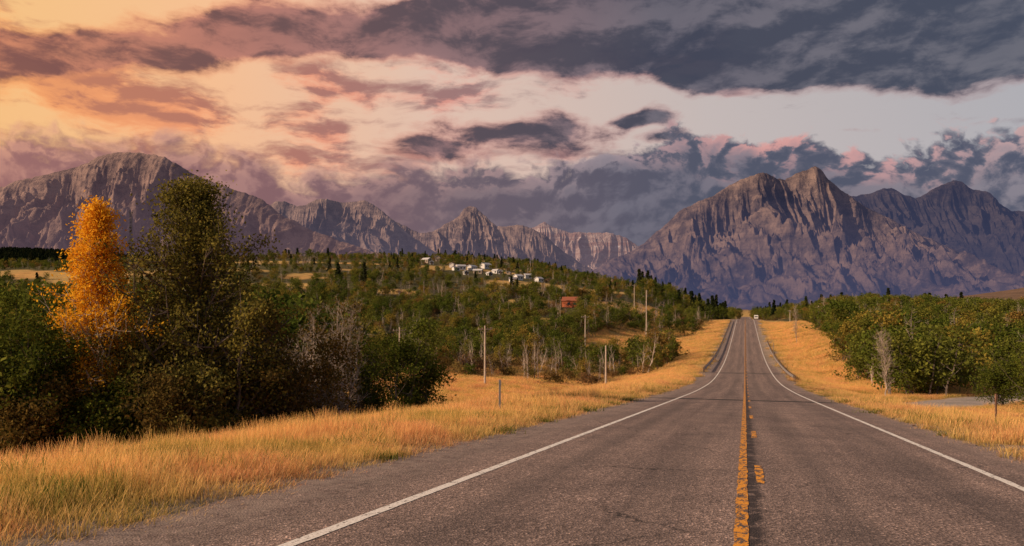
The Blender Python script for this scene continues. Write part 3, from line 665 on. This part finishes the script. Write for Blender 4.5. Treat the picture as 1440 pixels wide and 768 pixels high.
def smax(l):
    r=l[0]
    for q in l[1:]: r=g.m('MAXIMUM',r,q)
    return r
def curve(fin,bp):
    fc=g.n('ShaderNodeFloatCurve');cv=fc.mapping.curves[0]
    pts=[((conv(px,py)[0]+34)/68,min(1,max(0,conv(px,py)[1]/25))) for px,py in bp]
    cv.points[0].location=pts[0];cv.points[1].location=pts[-1]
    for p in pts[1:-1]: cv.points.new(*p)
    fc.mapping.update();g.L(fin,fc.inputs['Value']);return g.m('MULTIPLY',fc.outputs[0],25)
def PS(vec,sx,sy,ox,oy): return g.vm('ADD',g.vm('MULTIPLY',vec,(sx,sy,0)),(ox,oy,0))
def off(vec,o): return g.vm('ADD',vec,o)
base=g.ramp(a01,[(0,(1.0,.58,.21)),(.2,(1.0,.56,.29)),(.42,(.80,.57,.45)),(.7,(.58,.50,.47)),(1,(.43,.42,.44))])
base=g.mix(g.mr(el,20,4,0,.35),base,g.ramp(a01,[(0,(1.0,.42,.14)),(.4,(.85,.42,.27)),(.7,(.62,.45,.41)),(1,(.47,.41,.43))]))
base=g.mix(.10,base,nish)
ns=g.noise(PS(Pw,.085,.27,3.3,1.7),1,8,.6,dim='2D');ns2=g.noise(PS(off(Pw,(0,.6,0)),.085,.27,3.3,1.7),1,8,.6,dim='2D')
sb=smax([ell(120,150,480,100,.72),ell(560,120,330,50,.70),ell(1400,165,75,12,.45,-8),ell(1020,125,90,18,.38),ell(1000,70,500,60,.3)])
ds=g.m('ADD',g.m('MULTIPLY',g.m('SUBTRACT',ns,.62),1.5),g.m('MULTIPLY',sb,.50))
als=g.mr(ds,-.04,.24,0,1,True)
lit=g.ramp(a01,[(0,(1.0,.40,.13)),(.25,(.95,.34,.18)),(.45,(.80,.32,.26)),(.7,(.56,.32,.31)),(1,(.52,.32,.32))])
mid=g.ramp(a01,[(0,(.52,.18,.105)),(.25,(.40,.15,.125)),(.45,(.30,.155,.16)),(.7,(.18,.145,.175)),(1,(.24,.185,.215))])
ls=g.mr(g.m('SUBTRACT',ns2,ns),-.05,.06,0,1,True);cs=g.mix(g.m('MULTIPLY',ls,g.mr(ds,.36,.05,.55,1)),mid,lit)
S=g.mix(g.m('MULTIPLY',als,.9),base,cs)
nu=g.noise(PS(Pw,.085,.20,4.7,8.4),1,8,.6,dim='2D');nu2=g.noise(PS(off(Pw,(-.35,.7,0)),.085,.20,4.7,8.4),1,8,.6,dim='2D')
lo=curve(a01w,[(0,122),(100,118),(200,112),(300,106),(400,100),(500,96),(600,92),(700,102),(800,114),(900,100),(1000,122),(1100,134),(1250,138),(1350,130),(1440,118)])
hi=curve(a01w,[(0,30),(100,42),(200,32),(300,16),(400,4),(500,2),(600,-10),(700,-90),(900,-200),(1440,-300)])
bandd=g.m('MINIMUM',g.m('MULTIPLY',g.m('SUBTRACT',elw,lo),.36),g.m('MULTIPLY',g.m('SUBTRACT',hi,elw),.36))
bandd=g.m('MINIMUM',bandd,.6)
sm2=g.m('SUBTRACT',smax([ell(740,186,170,40,.76),ell(630,207,150,26,.60),ell(890,167,90,16,.60),ell(1200,187,100,10,.62),ell(500,150,170,16,.58),ell(945,192,70,16,.55)]),.42)
du=g.m('ADD',g.m('MULTIPLY',g.m('SUBTRACT',nu,.5),1.5),g.m('MAXIMUM',bandd,sm2))
alu=g.mr(du,-.06,.24,0,1,True)
darkc=g.ramp(a01,[(0,(.24,.10,.085)),(.2,(.16,.08,.082)),(.42,(.09,.068,.088)),(.65,(.052,.058,.09)),(1,(.055,.068,.108))])
midc=g.ramp(a01,[(0,(.70,.27,.145)),(.2,(.52,.21,.16)),(.42,(.31,.175,.18)),(.65,(.16,.145,.18)),(1,(.165,.165,.20))])
lu=g.mr(g.m('SUBTRACT',nu2,nu),-.07,.10,0,1,True)
cu=g.mix(g.m('MULTIPLY',lu,g.mr(du,.9,.05,.6,1)),darkc,midc)
cu=g.mix(g.mr(du,.26,.0,0,.75,True),cu,lit)
S=g.mix(g.m('MULTIPLY',alu,.97),S,cu)
bnd=curve(a01,[(0,172),(150,180),(260,198),(350,222),(450,234),(560,218),(680,220),(800,226),(880,211),(960,190),(1050,212),(1150,194),(1260,202),(1340,192),(1440,188)])
def bil(o):
    nn=g.noise(PS(off(Pw,o),.13,.20,5.1,2.2),1,7,.52,dim='2D')
    ab=g.m('ABSOLUTE',g.m('SUBTRACT',g.noise(PS(off(Pw,o),.20,.30,1.1,7.2),1,2,.5,dim='2D'),.5))
    ab2=g.m('ABSOLUTE',g.m('SUBTRACT',g.noise(PS(off(Pw,o),.62,.85,4.1,3.2),1,4,.55,dim='2D'),.5))
    return g.m('ADD',nn,g.m('ADD',g.m('MULTIPLY',ab,1.1),g.m('MULTIPLY',ab2,.6)))
b1=bil((0,0,0));b2=bil((-.5,.6,0))
db=g.m('ADD',g.m('SUBTRACT',bnd,el),g.m('MULTIPLY',g.m('SUBTRACT',b1,g.mr(az,-20,5,.58,.62)),5.0))
alb=g.mr(db,0,g.mr(az,-12,8,2.0,.8),0,1,True)
bd=g.ramp(a01,[(0,(.34,.155,.145)),(.25,(.24,.125,.135)),(.45,(.145,.11,.138)),(.7,(.085,.094,.138)),(1,(.09,.10,.15))])
bl=g.ramp(a01,[(0,(.56,.27,.21)),(.25,(.40,.215,.20)),(.45,(.25,.18,.195)),(.62,(.18,.17,.215)),(.8,(.25,.215,.255)),(1,(.29,.26,.30))])
top=g.ramp(a01,[(0,(.85,.42,.25)),(.45,(.50,.30,.28)),(.6,(.34,.28,.31)),(.76,(.80,.38,.34)),(.88,(.66,.36,.35)),(1,(.60,.40,.39))])
lb=g.mr(g.m('SUBTRACT',b1,b2),-.14,.18,0,1,True)
cbk=g.mix(g.m('MULTIPLY',lb,g.mr(g.m('SUBTRACT',bnd,el),8,0,.5,1)),bd,bl)
cbk=g.mix(g.m('MULTIPLY',g.m('MULTIPLY',g.mr(db,3.2,.2,0,1,True),g.mr(lb,.35,.8)),.85),cbk,top)
S=g.mix(alb,S,cbk)
# dusk sky overhead and behind is dim and blue-grey
far_=g.m('MAXIMUM',g.mr(el,23,45,0,1,True),g.mr(g.m('ABSOLUTE',g.m('ADD',az,20)),65,120,0,1,True))
S=g.mix(g.m('MULTIPLY',far_,.85),S,g.mix(.3,(.16,.16,.20),nish))
S=g.mix(g.mr(el,0,-4,0,1),S,(.10,.08,.07))
g.L(S,bg.inputs[0]);bg.inputs[1].default_value=1.0
sc.view_settings.view_transform='Standard';sc.view_settings.look='None';sc.view_settings.exposure=0
print('trees',len(PT),'grass',len(GP))
